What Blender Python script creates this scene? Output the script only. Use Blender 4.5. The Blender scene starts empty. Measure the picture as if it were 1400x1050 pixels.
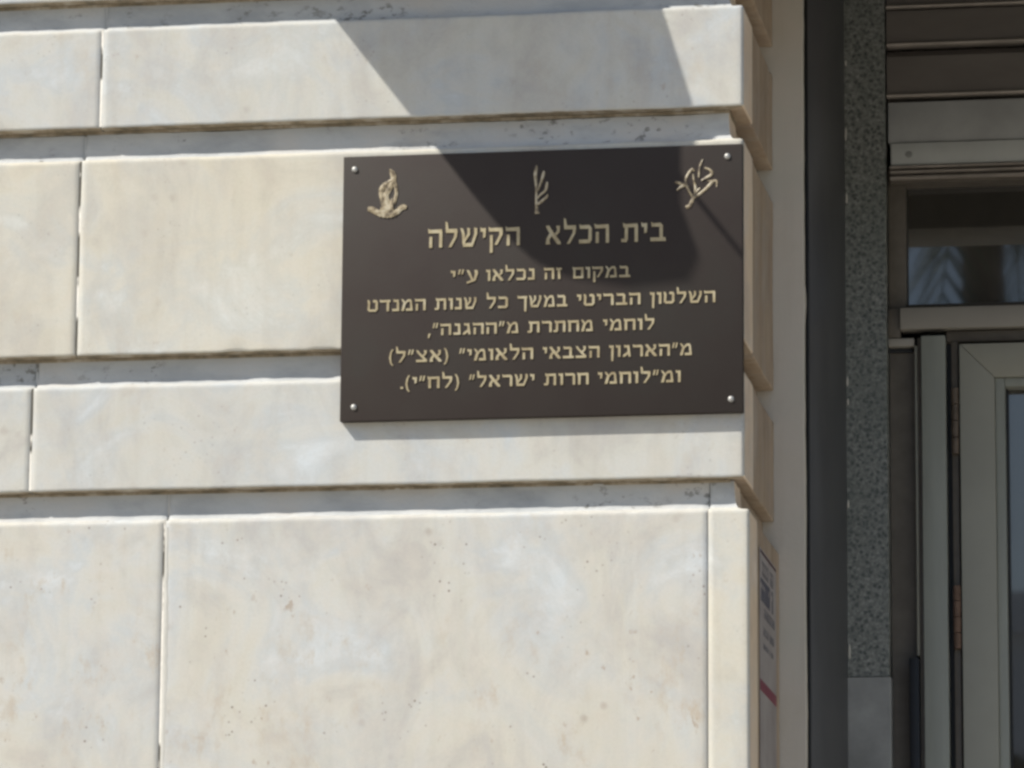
import bpy, bmesh, math, random
from mathutils import Vector, Matrix, noise as mnoise

random.seed(7)
S = bpy.context.scene
C = S.collection

# ------------------------------------------------------------------ camera
cd = bpy.data.cameras.new('camera')
cam = bpy.data.objects.new('camera', cd)
C.objects.link(cam)
S.camera = cam
cd.sensor_fit = 'HORIZONTAL'
cd.sensor_width = 36.0
cd.lens = 36.0 * 6352.35 / 1400.0
cd.clip_start = 0.05
cd.clip_end = 500.0
_M = ((0.98599, -0.16496, 0.02475), (0.16663, 0.96735, -0.19094), (0.00756, 0.19239, 0.98129))
# columns of _M: right, forward, up
R = Matrix(((_M[0][0], _M[0][2], -_M[0][1]),
            (_M[1][0], _M[1][2], -_M[1][1]),
            (_M[2][0], _M[2][2], -_M[2][1])))
cam.matrix_world = Matrix.Translation((1.0833, -6.6122, -1.4631)) @ R.to_4x4()

# ------------------------------------------------------------------ light
SUN_TRAVEL = Vector((1.46, 1.0, -1.9)).normalized()
el = math.asin(-SUN_TRAVEL.z)
az = math.atan2(-SUN_TRAVEL.x, -SUN_TRAVEL.y)
w = bpy.data.worlds.new('World')
S.world = w
w.use_nodes = True
nt = w.node_tree
bg = nt.nodes['Background']
sky = nt.nodes.new('ShaderNodeTexSky')
sky.sky_type = 'NISHITA'
sky.sun_disc = False
sky.sun_elevation = el
sky.sun_rotation = az % (2 * math.pi)
sky.air_density = 1.0
sky.dust_density = 1.5
sky.ozone_density = 1.0
nt.links.new(sky.outputs[0], bg.inputs[0])
bg.inputs[1].default_value = 0.088
sl = bpy.data.lights.new('sun', 'SUN')
sl.energy = 4.1
sl.angle = math.radians(0.55)
sl.color = (1.0, 0.945, 0.86)
so = bpy.data.objects.new('sun', sl)
C.objects.link(so)
so.location = (-6, -5, 9)
so.rotation_euler = SUN_TRAVEL.to_track_quat('-Z', 'Y').to_euler()
S.view_settings.view_transform = 'Standard'
S.view_settings.look = 'None'
S.view_settings.exposure = 0.83
S.view_settings.gamma = 1.0
S.view_settings.use_curve_mapping = False
S.cycles.filter_width = 2.9
S.cycles.max_bounces = 8

# ------------------------------------------------------------------ helpers
def link(name, me, parent=None, mat=None):
    o = bpy.data.objects.new(name, me)
    C.objects.link(o)
    if parent is not None:
        o.parent = parent
    if mat is not None and me is not None:
        me.materials.append(mat)
    return o

def thing(name, label, cat, loc=(0, 0, 0), group=None):
    o = bpy.data.objects.new(name, None)
    C.objects.link(o)
    o.location = loc
    o.empty_display_size = 0.1
    o['label'] = label
    o['category'] = cat
    if group:
        o['group'] = group
    return o

def tag(o, label, cat, group=None):
    o['label'] = label
    o['category'] = cat
    if group:
        o['group'] = group
    return o

def mesh_from(name, verts, faces, smooth=False, ang=35):
    me = bpy.data.meshes.new(name)
    me.from_pydata(verts, [], faces)
    me.validate()
    bm = bmesh.new()
    bm.from_mesh(me)
    bmesh.ops.recalc_face_normals(bm, faces=bm.faces)
    bm.to_mesh(me)
    bm.free()
    if smooth:
        me.polygons.foreach_set('use_smooth', [True] * len(me.polygons))
        me.set_sharp_from_angle(angle=math.radians(ang))
    return me

def box(name, a, b, mat, parent=None, bev=0.0015, origin=None, seg=2):
    """axis aligned box from corner a to corner b (world metres), soft edges, origin at its middle"""
    a = Vector(a); b = Vector(b)
    c = (a + b) / 2
    d = b - a
    bm = bmesh.new()
    bmesh.ops.create_cube(bm, size=1.0)
    for v in bm.verts:
        v.co = Vector((v.co.x * abs(d.x), v.co.y * abs(d.y), v.co.z * abs(d.z)))
    if bev > 0:
        bmesh.ops.bevel(bm, geom=list(bm.edges), offset=min(bev, min(abs(d.x), abs(d.y), abs(d.z)) * .3),
                        segments=seg, affect='EDGES', profile=0.5)
    me = bpy.data.meshes.new(name)
    bm.to_mesh(me)
    bm.free()
    me.polygons.foreach_set('use_smooth', [True] * len(me.polygons))
    me.set_sharp_from_angle(angle=math.radians(30))
    o = link(name, me, parent, mat)
    o.location = c - (parent.location if parent is not None else Vector((0, 0, 0)))
    return o

def extrude_x(name, prof, x0, x1, mat, parent=None, n=2):
    """closed (y,z) profile pulled along x"""
    vs, fs = [], []
    m = len(prof)
    for i in range(n):
        x = x0 + (x1 - x0) * i / (n - 1)
        vs += [(x - x0, y, z) for y, z in prof]
    for i in range(n - 1):
        for j in range(m):
            k = (j + 1) % m
            fs.append((i * m + j, i * m + k, (i + 1) * m + k, (i + 1) * m + j))
    fs.append(tuple(range(m)))
    fs.append(tuple((n - 1) * m + j for j in range(m)))
    me = mesh_from(name, vs, fs)
    o = link(name, me, parent, mat)
    o.location = Vector((x0, 0, 0)) - (parent.location if parent is not None else Vector((0, 0, 0)))
    return o

# ------------------------------------------------------------------ materials
class NT:
    def __init__(s, name, rough=0.6, spec=0.5):
        s.m = bpy.data.materials.new(name)
        s.m.use_nodes = True
        s.t = s.m.node_tree
        s.b = s.t.nodes['Principled BSDF']
        s.b.inputs['Roughness'].default_value = rough
        s.b.inputs['Specular IOR Level'].default_value = spec
        s.tc = s.t.nodes.new('ShaderNodeTexCoord')
        s.oi = s.t.nodes.new('ShaderNodeObjectInfo')
        a = s.t.nodes.new('ShaderNodeVectorMath'); a.operation = 'SCALE'
        comb = s.t.nodes.new('ShaderNodeCombineXYZ')
        for i in range(3):
            s.t.links.new(s.oi.outputs['Random'], comb.inputs[i])
        s.t.links.new(comb.outputs[0], a.inputs[0]); a.inputs['Scale'].default_value = 17.0
        add = s.t.nodes.new('ShaderNodeVectorMath'); add.operation = 'ADD'
        s.t.links.new(s.tc.outputs['Object'], add.inputs[0]); s.t.links.new(a.outputs[0], add.inputs[1])
        s.v = add.outputs[0]
    def l(s, a, b):
        s.t.links.new(a, b)
    def noise(s, scale, detail=4, rough=.55, stretch=None, dist=0.0):
        n = s.t.nodes.new('ShaderNodeTexNoise')
        n.inputs['Scale'].default_value = scale
        n.inputs['Detail'].default_value = detail
        n.inputs['Roughness'].default_value = rough
        n.inputs['Distortion'].default_value = dist
        src = s.v
        if stretch:
            mp = s.t.nodes.new('ShaderNodeMapping')
            mp.inputs['Scale'].default_value = stretch
            s.l(s.v, mp.inputs[0]); src = mp.outputs[0]
        s.l(src, n.inputs['Vector'])
        return n.outputs[0]
    def voro(s, scale, feature='F1'):
        n = s.t.nodes.new('ShaderNodeTexVoronoi')
        n.inputs['Scale'].default_value = scale
        n.feature = feature
        s.l(s.v, n.inputs['Vector'])
        return n.outputs[0]
    def ramp(s, fac, stops):
        r = s.t.nodes.new('ShaderNodeValToRGB')
        e = r.color_ramp.elements
        while len(e) < len(stops):
            e.new(0.5)
        for i, (p, c) in enumerate(stops):
            e[i].position = p
            e[i].color = tuple(c) + (1,) if len(c) == 3 else c
        s.l(fac, r.inputs[0])
        return r.outputs[0]
    def grey(s, fac, a, b, lo=0.0, hi=1.0):
        m = s.t.nodes.new('ShaderNodeMapRange')
        s.l(fac, m.inputs[0])
        m.inputs[1].default_value = a; m.inputs[2].default_value = b
        m.inputs[3].default_value = lo; m.inputs[4].default_value = hi
        return m.outputs[0]
    def mix(s, fac, a, b, mode='MIX'):
        m = s.t.nodes.new('ShaderNodeMix'); m.data_type = 'RGBA'; m.blend_type = mode
        for v, sock in ((fac, m.inputs[0]), (a, m.inputs[6]), (b, m.inputs[7])):
            if isinstance(v, (int, float)):
                sock.default_value = v
            elif isinstance(v, tuple):
                sock.default_value = v + (1,) if len(v) == 3 else v
            else:
                s.l(v, sock)
        return m.outputs[2]
    def mul(s, a, b):
        m = s.t.nodes.new('ShaderNodeMath'); m.operation = 'MULTIPLY'
        for v, sock in ((a, m.inputs[0]), (b, m.inputs[1])):
            if isinstance(v, (int, float)):
                sock.default_value = v
            else:
                s.l(v, sock)
        return m.outputs[0]
    def color(s, c):
        if isinstance(c, tuple):
            s.b.inputs['Base Color'].default_value = c + (1,)
        else:
            s.l(c, s.b.inputs['Base Color'])
    def bump(s, h, strength, dist):
        b = s.t.nodes.new('ShaderNodeBump')
        b.inputs['Strength'].default_value = strength
        b.inputs['Distance'].default_value = dist
        s.l(h, b.inputs['Height'])
        s.l(b.outputs[0], s.b.inputs['Normal'])

def limestone(name, pits=0.3, tint=(1, 1, 1), streak=0.06, patch=1.0):
    m = NT(name, rough=0.72, spec=0.3)
    a = m.noise(6.0, 6, .62, dist=.9)
    base = m.ramp(a, [(.30, (.475, .445, .395)), (.41, (.555, .53, .46)), (.50, (.555, .545, .50)),
                      (.57, (.505, .515, .50)), (.68, (.60, .62, .615))])
    b = m.noise(2.3, 3, .5)
    base = m.mix(m.grey(b, .47, .68, 0, .42 * patch), base, (.57, .52, .41))
    g = m.noise(10, 5, .66, stretch=(1, 1, .55), dist=.6)
    base = m.mix(m.grey(g, .47, .66, 0, .62 * patch), base, (.43, .41, .38))
    # rain streaks running down the face
    st = m.noise(1.0, 4, .6, stretch=(38, 38, 2.2))
    base = m.mix(m.grey(st, .48, .78, 0, streak * 4.5), base, (.40, .36, .29))
    # small bruises and pits
    v = m.voro(95)
    msk = m.noise(13, 3, .6)
    pit = m.mul(m.grey(v, .10, .24, 1, 0), m.grey(msk, .56, .66, 0, pits))
    base = m.mix(pit, base, (.15, .115, .09))
    v3 = m.voro(30)
    msk3 = m.noise(5, 3, .6)
    pit3 = m.mul(m.grey(v3, .08, .26, 1, 0), m.grey(msk3, .54, .66, 0, pits * .75))
    base = m.mix(pit3, base, (.26, .20, .155))
    base = m.mix(1.0, base, (.735, .770, .805), 'MULTIPLY')
    fg = m.noise(34, 5, .7)
    base = m.mix(m.grey(fg, .40, .72, 0, .34 * patch), base, (.44, .41, .365))
    br = m.mul(m.grey(m.noise(17, 5, .72, stretch=(1.3, 1, .8)), .55, .68), m.grey(m.noise(3.1, 2), .44, .58, 0, pits * .85))
    base = m.mix(br, base, (.345, .305, .245))
    sm = m.noise(48, 3, .6, stretch=(1, 1, .7))
    sm = m.mul(m.grey(sm, .66, .72), m.grey(m.noise(4.2, 3, .6), .47, .6, 0, pits * .85))
    base = m.mix(sm, base, (.25, .20, .15))
    v2 = m.noise(260, 2, .5)
    base = m.mix(m.grey(v2, .35, .75, 0, .10), base, (.22, .205, .185))
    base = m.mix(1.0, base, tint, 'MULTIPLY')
    m.color(base)
    m.bump(m.noise(170, 6, .7), .30, .0010)
    return m.m

M = {}
M['stone'] = limestone('limestone', .35)
M['stone_low'] = limestone('limestone_pitted', .95, patch=1.2, streak=.05, tint=(1.03, 1.02, 1.01))
M['stone_warm'] = limestone('limestone_warm', .25, tint=(1.06, 1.03, .97))
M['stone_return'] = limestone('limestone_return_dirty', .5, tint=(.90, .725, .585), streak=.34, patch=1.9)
M['stone_side_lit'] = limestone('limestone_side_lit', .3, tint=(1.62, 1.34, 1.10), patch=1.5)  # corner side faces: bounce light put into a paler tint, brown patina too

def simple(name, c, rough=.6, spec=.5, metal=0.0, var=.15, scale=30, bump=0.0, stretch=None, ior=None):
    m = NT(name, rough, spec)
    n = m.noise(scale, 4, .6, stretch=stretch)
    dark = tuple(x * (1 - var) for x in c)
    light = tuple(min(1, x * (1 + var)) for x in c)
    m.color(m.ramp(n, [(.3, dark), (.7, light)]))
    m.b.inputs['Metallic'].default_value = metal
    if ior:
        m.b.inputs['IOR'].default_value = ior
    if bump:
        m.bump(m.noise(scale * 4, 4, .6), .4, bump)
    return m.m

# brown stained undersides of the blocks
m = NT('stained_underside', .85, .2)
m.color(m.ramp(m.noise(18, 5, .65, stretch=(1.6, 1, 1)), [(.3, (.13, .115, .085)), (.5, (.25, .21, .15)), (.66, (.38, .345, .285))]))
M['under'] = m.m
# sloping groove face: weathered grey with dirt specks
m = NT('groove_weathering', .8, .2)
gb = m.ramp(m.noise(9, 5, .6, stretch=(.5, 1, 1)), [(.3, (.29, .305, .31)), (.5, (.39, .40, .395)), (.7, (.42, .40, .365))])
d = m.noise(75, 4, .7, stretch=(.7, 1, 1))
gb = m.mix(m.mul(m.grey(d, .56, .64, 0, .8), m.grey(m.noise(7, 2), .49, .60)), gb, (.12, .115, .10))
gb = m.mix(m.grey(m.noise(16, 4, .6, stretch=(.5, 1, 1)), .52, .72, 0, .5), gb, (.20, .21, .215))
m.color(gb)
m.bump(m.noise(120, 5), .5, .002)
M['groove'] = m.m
m = NT('white_mortar', .85, .2)
m.color(m.mix(m.grey(m.noise(28, 3, .6, stretch=(1, 1, .5)), .48, .56), (.68, .66, .60), (.09, .085, .07)))
m.bump(m.noise(160, 4), .6, .002)
M['mortar'] = m.m
m = NT('pale_mortar_smear', .85, .2)
m.color(m.ramp(m.noise(30, 4, .6), [(.3, (.40, .395, .36)), (.7, (.46, .455, .42))]))
m.bump(m.noise(160, 4), .4, .001)
M['smear'] = m.m
m = NT('jamb_plaster', .8, .25)
pc = m.ramp(m.noise(4, 5, .6), [(.3, (.44, .41, .345)), (.5, (.475, .445, .395)), (.7, (.45, .44, .385))])
pc = m.mix(m.grey(m.noise(1, 4, .6, stretch=(45, 45, 3)), .5, .8, 0, .3), pc, (.38, .335, .28))
m.color(pc)
m.bump(m.noise(90, 5), .4, .002)
M['plaster'] = m.m
M['blackpanel'] = simple('dark_painted_panel', (.088, .090, .097), .45, .4, var=.14, scale=5)
M['gap'] = simple('gap_shadow_filler', (.012, .012, .012), .9, .1)
# granite
m = NT('speckled_granite', .35, .45)
f = m.noise(190, 6, .8)
g1 = m.ramp(f, [(.38, (.030, .034, .034)), (.46, (.095, .105, .10)), (.54, (.20, .215, .205)), (.66, (.46, .46, .44))])
g2 = m.ramp(m.voro(120), [(.12, (.030, .034, .035)), (.36, (.18, .195, .19)), (.6, (.38, .39, .37))])
gg = m.mix(.4, g1, g2)
gg = m.mix(1.0, gg, (.80, .81, .80), 'MULTIPLY')
gg = m.mix(m.grey(m.noise(7, 3), .4, .7, 0, .35), gg, (.10, .115, .10))
m.color(gg)
m.bump(m.noise(220, 4), .25, .001)
M['granite'] = m.m
M['greystone'] = simple('smooth_grey_stone', (.25, .26, .26), .5, .35, var=.22, scale=14, bump=.0006)
M['putty'] = simple('dry_putty', (.62, .60, .55), .8, .2)
# plaque
m = NT('bronze_plaque', .62, .12)
pc = m.ramp(m.noise(6, 4, .6), [(.3, (.030, .0235, .0215)), (.55, (.033, .0275, .0245)), (.75, (.034, .031, .0275))])
m.color(pc)
m.bump(m.noise(240, 4, .7), .25, .0008)
M['bronze'] = m.m
m = NT('gold_lettering', .5, .5)
m.color(m.ramp(m.noise(60, 3, .6), [(.3, (.22, .175, .095)), (.55, (.31, .265, .16)), (.8, (.38, .345, .25))]))
M['gold'] = m.m
m = NT('gold_emblem', .5, .5)
m.color(m.ramp(m.noise(90, 3, .6), [(.38, (.07, .052, .03)), (.5, (.23, .185, .11)), (.64, (.37, .33, .24))]))
M['gold_emblem'] = m.m
M['steel'] = simple('screw_steel', (.30, .30, .285), .5, .5, metal=.5, var=.1)
# door metal etc
M['alu'] = simple('grey_green_aluminium', (.27, .285, .255), .42, .4, var=.08, scale=6, stretch=(8, 8, 1))
M['alu_leaf'] = simple('grey_aluminium_leaf', (.275, .275, .235), .42, .4, var=.08, scale=5)
M['alu_beam'] = simple('grey_aluminium_beam', (.29, .275, .245), .42, .4, var=.10, scale=5)
M['darkmetal'] = simple('dark_brown_metal', (.105, .092, .075), .5, .4, var=.15)
M['blackmetal'] = simple('black_metal', (.014, .015, .017), .5, .4)
M['hinge'] = simple('brown_hinge', (.105, .082, .062), .5, .4, var=.4, scale=60)
M['hinge_rust'] = simple('rusty_hinge', (.135, .088, .066), .7, .3, var=.4, scale=60)
M['shutter_brown'] = simple('brown_shutter_slat', (.132, .121, .110), .55, .35, var=.12, scale=6, stretch=(1, 1, 3))
M['shutter_lip_lit'] = simple('slat_lip_highlight', (.30, .27, .24), .5, .4, var=.2, scale=20)  # paler than the slats: highlight on lips and rails put into the colour
M['shutter_grey'] = simple('grey_cover_panel', (.34, .35, .345), .5, .4, var=.16, scale=9)
M['shutter_pale'] = simple('pale_cover_strip', (.45, .47, .455), .45, .45, var=.12, scale=9)
m = NT('dark_window_glass', .02, .5)
m.color((.034, .032, .028))
m.b.inputs['IOR'].default_value = 1.88
wv = m.noise(2.2, 2)
m.bump(wv, .02, .002)
M['glass'] = m.m
m = NT('paper_notice', .6, .3)
m.color(m.ramp(m.noise(14, 3), [(.3, (.26, .235, .225)), (.7, (.34, .315, .30))]))
M['paper'] = m.m
M['ink'] = simple('dark_ink', (.095, .097, .12), .6, .3)
M['ink_line'] = simple('dark_red_line', (.06, .02, .03), .6, .3)
M['ink_pale'] = simple('faded_ink', (.17, .16, .165), .6, .3)
M['magenta'] = simple('magenta_print', (.19, .055, .075), .6, .3)
M['smudge'] = simple('grey_smudge', (.24, .25, .24), .7, .2)
M['caster'] = simple('grey_caster_sheet', (.20, .21, .21), .5, .4)

# ------------------------------------------------------------------ ground and surroundings
GZ = -3.05
gr = simple('street_paving', (.42, .385, .33), .85, .2, var=.18, scale=1.2)
g = link('ground', mesh_from('ground', [(-150, -150, GZ), (150, -150, GZ), (150, 150, GZ), (-150, 150, GZ)], [(0, 1, 2, 3)]), None, gr)
g['kind'] = 'structure'
rd = simple('asphalt', (.06, .06, .06), .85, .2, var=.2, scale=2)
r = box('road', (-100, -19, GZ - .05), (100, -11, GZ + .004), rd, None, bev=0)
r['kind'] = 'structure'

# ------------------------------------------------------------------ rusticated stone wall
GD = 0.025     # groove depth
CAV = [(.0009, -.0012), (.0024, .0003), (.0085, .0013), (.0145, .0028), (.0190, .0052), (.0215, .0085),
       (.0232, .0145), (.0243, .0250), (GD, .0455)]
wall = thing('stone_wall', 'cream limestone block wall with deep horizontal grooves carrying the dark plaque', 'wall', (0, 0, GZ))

def block(path, z0, z1, mats, out=0.0, groove=True, ends=(True, True), amp=1.0, seed=0, side=None):
    """one dressed stone.  path = list of stations; each station maps a recess depth d to (x, y).
    z0 underside, z1 arris.  Profile: underside -> front face -> arris -> hollow slope up into the groove."""
    rnd = random.Random(seed)
    gh = .0455
    H = z1 - z0
    prof = [(.14, 0, 'u'), (.022, 0, 'u'), (.0022, 0.0002, 'u'), (.0007, .0007, 's'), (0.0, .0022, 's')]
    prof.append((0.0, .0050, 's'))
    nface = max(4, int(H / .03))
    for i in range(1, nface):
        prof.append((0.0, .0050 + (H - .0115) * i / nface, 's'))
    prof.append((0.0, H - .0065, 's'))
    prof.append((0.0, H - .0033, 's'))
    if groove:
        for d, h in CAV:
            prof.append((d, H + h, 's' if h < .004 else 'g'))
        prof.append((.14, H + gh, 'u'))
    else:
        prof += [(.002, H, 's'), (.14, H, 'u')]
    m = len(prof)
    vs, fs, mi = [], [], []
    n = len(path)
    if side is not None:
        side = max(i for i in range(n) if path[i][2:] == ('corner',))
    ofs = rnd.random() * 50
    for k, st in enumerate(path):
        edge = 0.0
        s = st[1]
        if (k == 0 and ends[0]) or (k == n - 1 and ends[1]):
            edge = .0022
        elif (k == 1 and ends[0]) or (k == n - 2 and ends[1]):
            edge = .0004
        nb = mnoise.noise((s * 9, ofs, 1.0)) * .0009 * amp + mnoise.noise((s * 60, ofs, 2.0)) * .0006 * amp
        nt_ = mnoise.noise((s * 7, ofs, 5.0)) * .0011 * amp + mnoise.noise((s * 55, ofs, 6.0)) * .0007 * amp
        chip = mnoise.noise((s * 22, ofs, 9.0))
        chip = max(0, chip - .40) * .008 * amp
        chipt = max(0, mnoise.noise((s * 26, ofs, 12.0)) - .45) * .008 * amp
        for j, (d, h, t) in enumerate(prof):
            dd = d + (edge if d < .03 else 0)
            hh = h
            fr = h / H if h < H else 1
            if j in (2, 3, 4, 5):
                hh += (nb + chip * (.4 if j == 2 else 1)) * (1 if j < 5 else .6)
                dd += chip * .25 * (1 if j in (3, 4) else 0)
            elif groove and d < .03 and h > H * .8:
                hh += nt_ - chipt * (1 if h < H + .002 else 0)
                if h < H + .004:
                    dd += chipt * .6
                if t == 'g':
                    dd += mnoise.noise((s * 30, h * 40, ofs)) * .0012
            elif t == 's':
                dd += mnoise.noise((s * 5, h * 5, ofs)) * .0008 * amp
            x, y = st[0](max(dd, -0.0015))
            vs.append((x, y, z0 + hh))
    for k in range(n - 1):
        for j in range(m - 1):
            fs.append((k * m + j, k * m + j + 1, (k + 1) * m + j + 1, (k + 1) * m + j))
            a, b = prof[j][2], prof[j + 1][2]
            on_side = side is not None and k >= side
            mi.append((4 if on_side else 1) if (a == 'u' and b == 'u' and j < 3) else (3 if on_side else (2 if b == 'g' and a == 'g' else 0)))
    for k in (0, n - 1):
        fs.append(tuple(k * m + j for j in range(m)))
        mi.append(0)
    cx = sum(v[0] for v in vs) / len(vs)
    me = bpy.data.meshes.new('stone_block')
    me.from_pydata([(x - cx, y, z - z0) for x, y, z in vs], [], fs)
    for mt in mats:
        me.materials.append(mt)
    me.materials.append(M['stone_side_lit'])
    me.materials.append(M['stone_return'])
    me.polygons.foreach_set('material_index', mi)
    me.polygons.foreach_set('use_smooth', [True] * len(fs))
    bm = bmesh.new(); bm.from_mesh(me)
    bmesh.ops.recalc_face_normals(bm, faces=bm.faces)
    bm.to_mesh(me); bm.free()
    me.set_sharp_from_angle(angle=math.radians(50))
    o = bpy.data.objects.new('stone_block', me)
    C.objects.link(o)
    o.parent = wall
    o.location = Vector((cx, 0, z0)) - wall.location
    return o

def front_path(x0, x1, out):
    n = max(6, int((x1 - x0) / .007))
    xs = [x0, x0 + .0022] + [x0 + .0022 + (x1 - x0 - .0044) * i / n for i in range(1, n)] + [x1 - .0022, x1]
    return [((lambda d, x=x: (x, d - out)), x) for x in xs]

def corner_path(x0, xc, yb, out):
    """front face from x0 to the corner at xc, round it, then back to depth yb"""
    r = .0055
    n = max(6, int((xc - x0) / .007))
    st = []
    xs = [x0, x0 + .0022] + [x0 + .0022 + (xc - r - x0 - .0022) * i / n for i in range(1, n)]
    def fr(d, x):
        lim = xc - max(r, d)
        return (min(x, lim) if x > xc - .03 else x, d - out)
    for x in xs:
        st.append(((lambda d, x=x: fr(d, x)), x))
    for i in range(5):
        a = i / 4 * math.pi / 2
        def co(d, a=a):
            q = max(r, d)
            rr = max(r - d, 0)
            return (xc - q + rr * math.sin(a), q - rr * math.cos(a) - out)
        st.append((co, xc - r + .002 * i, 'corner'))
    m = max(4, int((yb - r) / .007))
    ys = [r + (yb - r - .0022) * i / m for i in range(1, m)] + [yb - .0022, yb]
    for y in ys:
        def sd(d, y=y):
            return (xc - d, max(y, max(r, d) - out) if y < .03 else y)
        st.append((sd, xc + y))
    return st

def side_path(xc, y0, y1):
    n = max(6, int((y1 - y0) / .009))
    ys = [y0 + (y1 - y0) * i / n for i in range(n + 1)]
    return [((lambda d, y=y: (xc - d, y)), y) for y in ys]

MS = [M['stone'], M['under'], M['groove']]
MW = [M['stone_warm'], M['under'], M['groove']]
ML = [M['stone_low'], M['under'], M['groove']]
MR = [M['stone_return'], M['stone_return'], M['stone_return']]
J = .0012   # half joint
XC = .2990
rows = [  # underside, arris, joints (left to right), materials, corner x, proud
    (.4625, .700, [-1.45, -.30], MS, XC, 0.0),
    (.2625, .416, [-1.62, -.6787], MS, XC, 0.0),
    (-.0885, .212, [-1.52, -.7072], MW, XC, 0.0),
    (-.2935, -.1360, [-1.66, -.7728], MS, XC, 0.0),
    (-1.02, -.3415, [-1.45, -.5645], ML, .3065, .002),
]
sd = 1
for z0, z1, js, mats, xc, out in rows:
    xs = [-2.2] + js
    for i in range(len(xs) - 1):
        block(front_path(xs[i] + J, xs[i + 1] - J, out), z0, z1, mats, out, seed=sd); sd += 1
    if z0 < -.9:
        block(front_path(js[-1] + J, .2460 - .0004, out), z0, z1, mats, out, seed=sd); sd += 1
        block(corner_path(.2460 + .0004, xc, .105, out), z0, z1, MW, out, seed=sd, side=-5); sd += 1
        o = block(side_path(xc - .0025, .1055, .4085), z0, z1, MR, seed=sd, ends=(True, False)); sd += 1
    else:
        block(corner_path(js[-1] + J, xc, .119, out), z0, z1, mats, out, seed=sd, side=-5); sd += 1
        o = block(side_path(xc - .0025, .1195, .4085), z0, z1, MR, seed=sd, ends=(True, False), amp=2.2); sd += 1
    o.name = 'stone_block'
    o['label'] = 'brown stained stone on the shaded return of the wall'
    # mortar standing in the upright joints
    for x in js:
        wd = .0030
        box('mortar_joint', (x - wd / 2, .0016 - out, z0 + .002), (x + wd / 2, .12, z1 - .001), M['mortar'], wall, bev=0)
        box('mortar_joint', (x - wd / 2, GD + .0002 - out, z1 - .0009), (x + wd / 2, .12, z1 + .044), M['groove'], wall, bev=0)
# mortar smeared over the face beside the long upright joint
vs, fs = [], []
for i in range(90):
    zz = -.352 - i * .0075
    a = -.5629
    b = a + .0075 + .0028 * mnoise.noise((zz * 22, 0, 3)) + .0022 * mnoise.noise((zz * 75, 2, 3)) + .002 * (zz < -.45)
    vs += [(a, -.0019, zz), (a + .0015, -.0025, zz), (b - .0035, -.0024, zz), (b, -.0012, zz)]
for i in range(89):
    for k in range(3):
        q = i * 4 + k
        fs.append((q, q + 1, q + 5, q + 4))
link('mortar_smear', mesh_from('mortar_smear', [(x, y, z - GZ) for x, y, z in vs], fs, True, 60), wall, M['smear'])
# lower courses down to the pavement
z = -1.02
for k, h in enumerate((.42, .24, .42, .40, .40)):
    zt = z - .0505
    zb = zt - h
    for (a, b) in ((-2.2, -1.1 + .2 * (k % 2)), (-1.1 + .2 * (k % 2), -.35 + .25 * (k % 2))):
        block(front_path(a + J, b - J, .007), zb, zt, ML, .007, seed=sd); sd += 1
    block(corner_path(-.35 + .25 * (k % 2) + J, .3065, .105, .007), zb, zt, ML, .007, seed=sd, side=-5); sd += 1
    block(side_path(.304, .1055, .4085), zb, zt, MR, seed=sd, ends=(True, False)); sd += 1
    z = zb
# one course above the frame, core behind everything
for (a, b) in ((-2.2, -.9), (-.9, .1)):
    block(front_path(a + J, b - J, 0), .7485, 1.25, MS, seed=sd); sd += 1
block(corner_path(.1 + J, XC, .119, 0), .7485, 1.25, MS, seed=sd); sd += 1
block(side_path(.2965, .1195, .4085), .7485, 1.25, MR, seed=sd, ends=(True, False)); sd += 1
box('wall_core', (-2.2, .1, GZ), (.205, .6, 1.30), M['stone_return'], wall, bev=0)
# bed mortar lines at the head of each groove
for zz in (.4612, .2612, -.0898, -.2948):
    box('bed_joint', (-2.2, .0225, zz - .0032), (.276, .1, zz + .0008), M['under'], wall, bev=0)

# ------------------------------------------------------------------ reveal: jamb strip, dark panel, granite pilaster
RY = .4105
jm = thing('plaster_jamb', 'narrow beige plaster strip beside the brown shaded stone return', 'door jamb', (.32, RY, GZ))
vs, fs = [], []
N = 240
for i in range(N + 1):
    zz = GZ + (1.3 - GZ) * i / N
    e = .3436 + mnoise.noise((zz * 6, 3, 0)) * .0010 + mnoise.noise((zz * 30, 7, 0)) * .0005 + max(0, mnoise.noise((zz * 9, 1, 4)) - .4) * .006
    e += .0012 * max(0, -zz)
    vs += [(.255, RY, zz), (e - .001, RY, zz), (e, RY + .001, zz), (e, RY + .022, zz)]
for i in range(N):
    for j in range(3):
        a = i * 4 + j
        fs.append((a, a + 1, a + 5, a + 4))
me = mesh_from('jamb_face', [(x - .32, y - RY, z - GZ) for x, y, z in vs], fs, True, 40)
link('jamb_face', me, jm, M['plaster'])
box('gap_shade_line', (.330, RY + .0225, GZ), (.3462, RY + .030, 1.3), M['gap'], jm, bev=0)  # near-black strip standing in for the shade in the gap

pn = thing('dark_side_panel', 'tall blue black painted metal panel lining the entrance beside the beige strip', 'wall panel', (.35, .75, GZ))
vs, fs = [], []
box('panel_sheet', (.30, RY + .0305, GZ), (.3455, 1.0950, 1.3), M['blackpanel'], pn, bev=.001)
box('corner_trim', (.3457, RY + .0325, GZ), (.3475, RY + .047, 1.3), M['blackmetal'], pn, bev=.0005)

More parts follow.
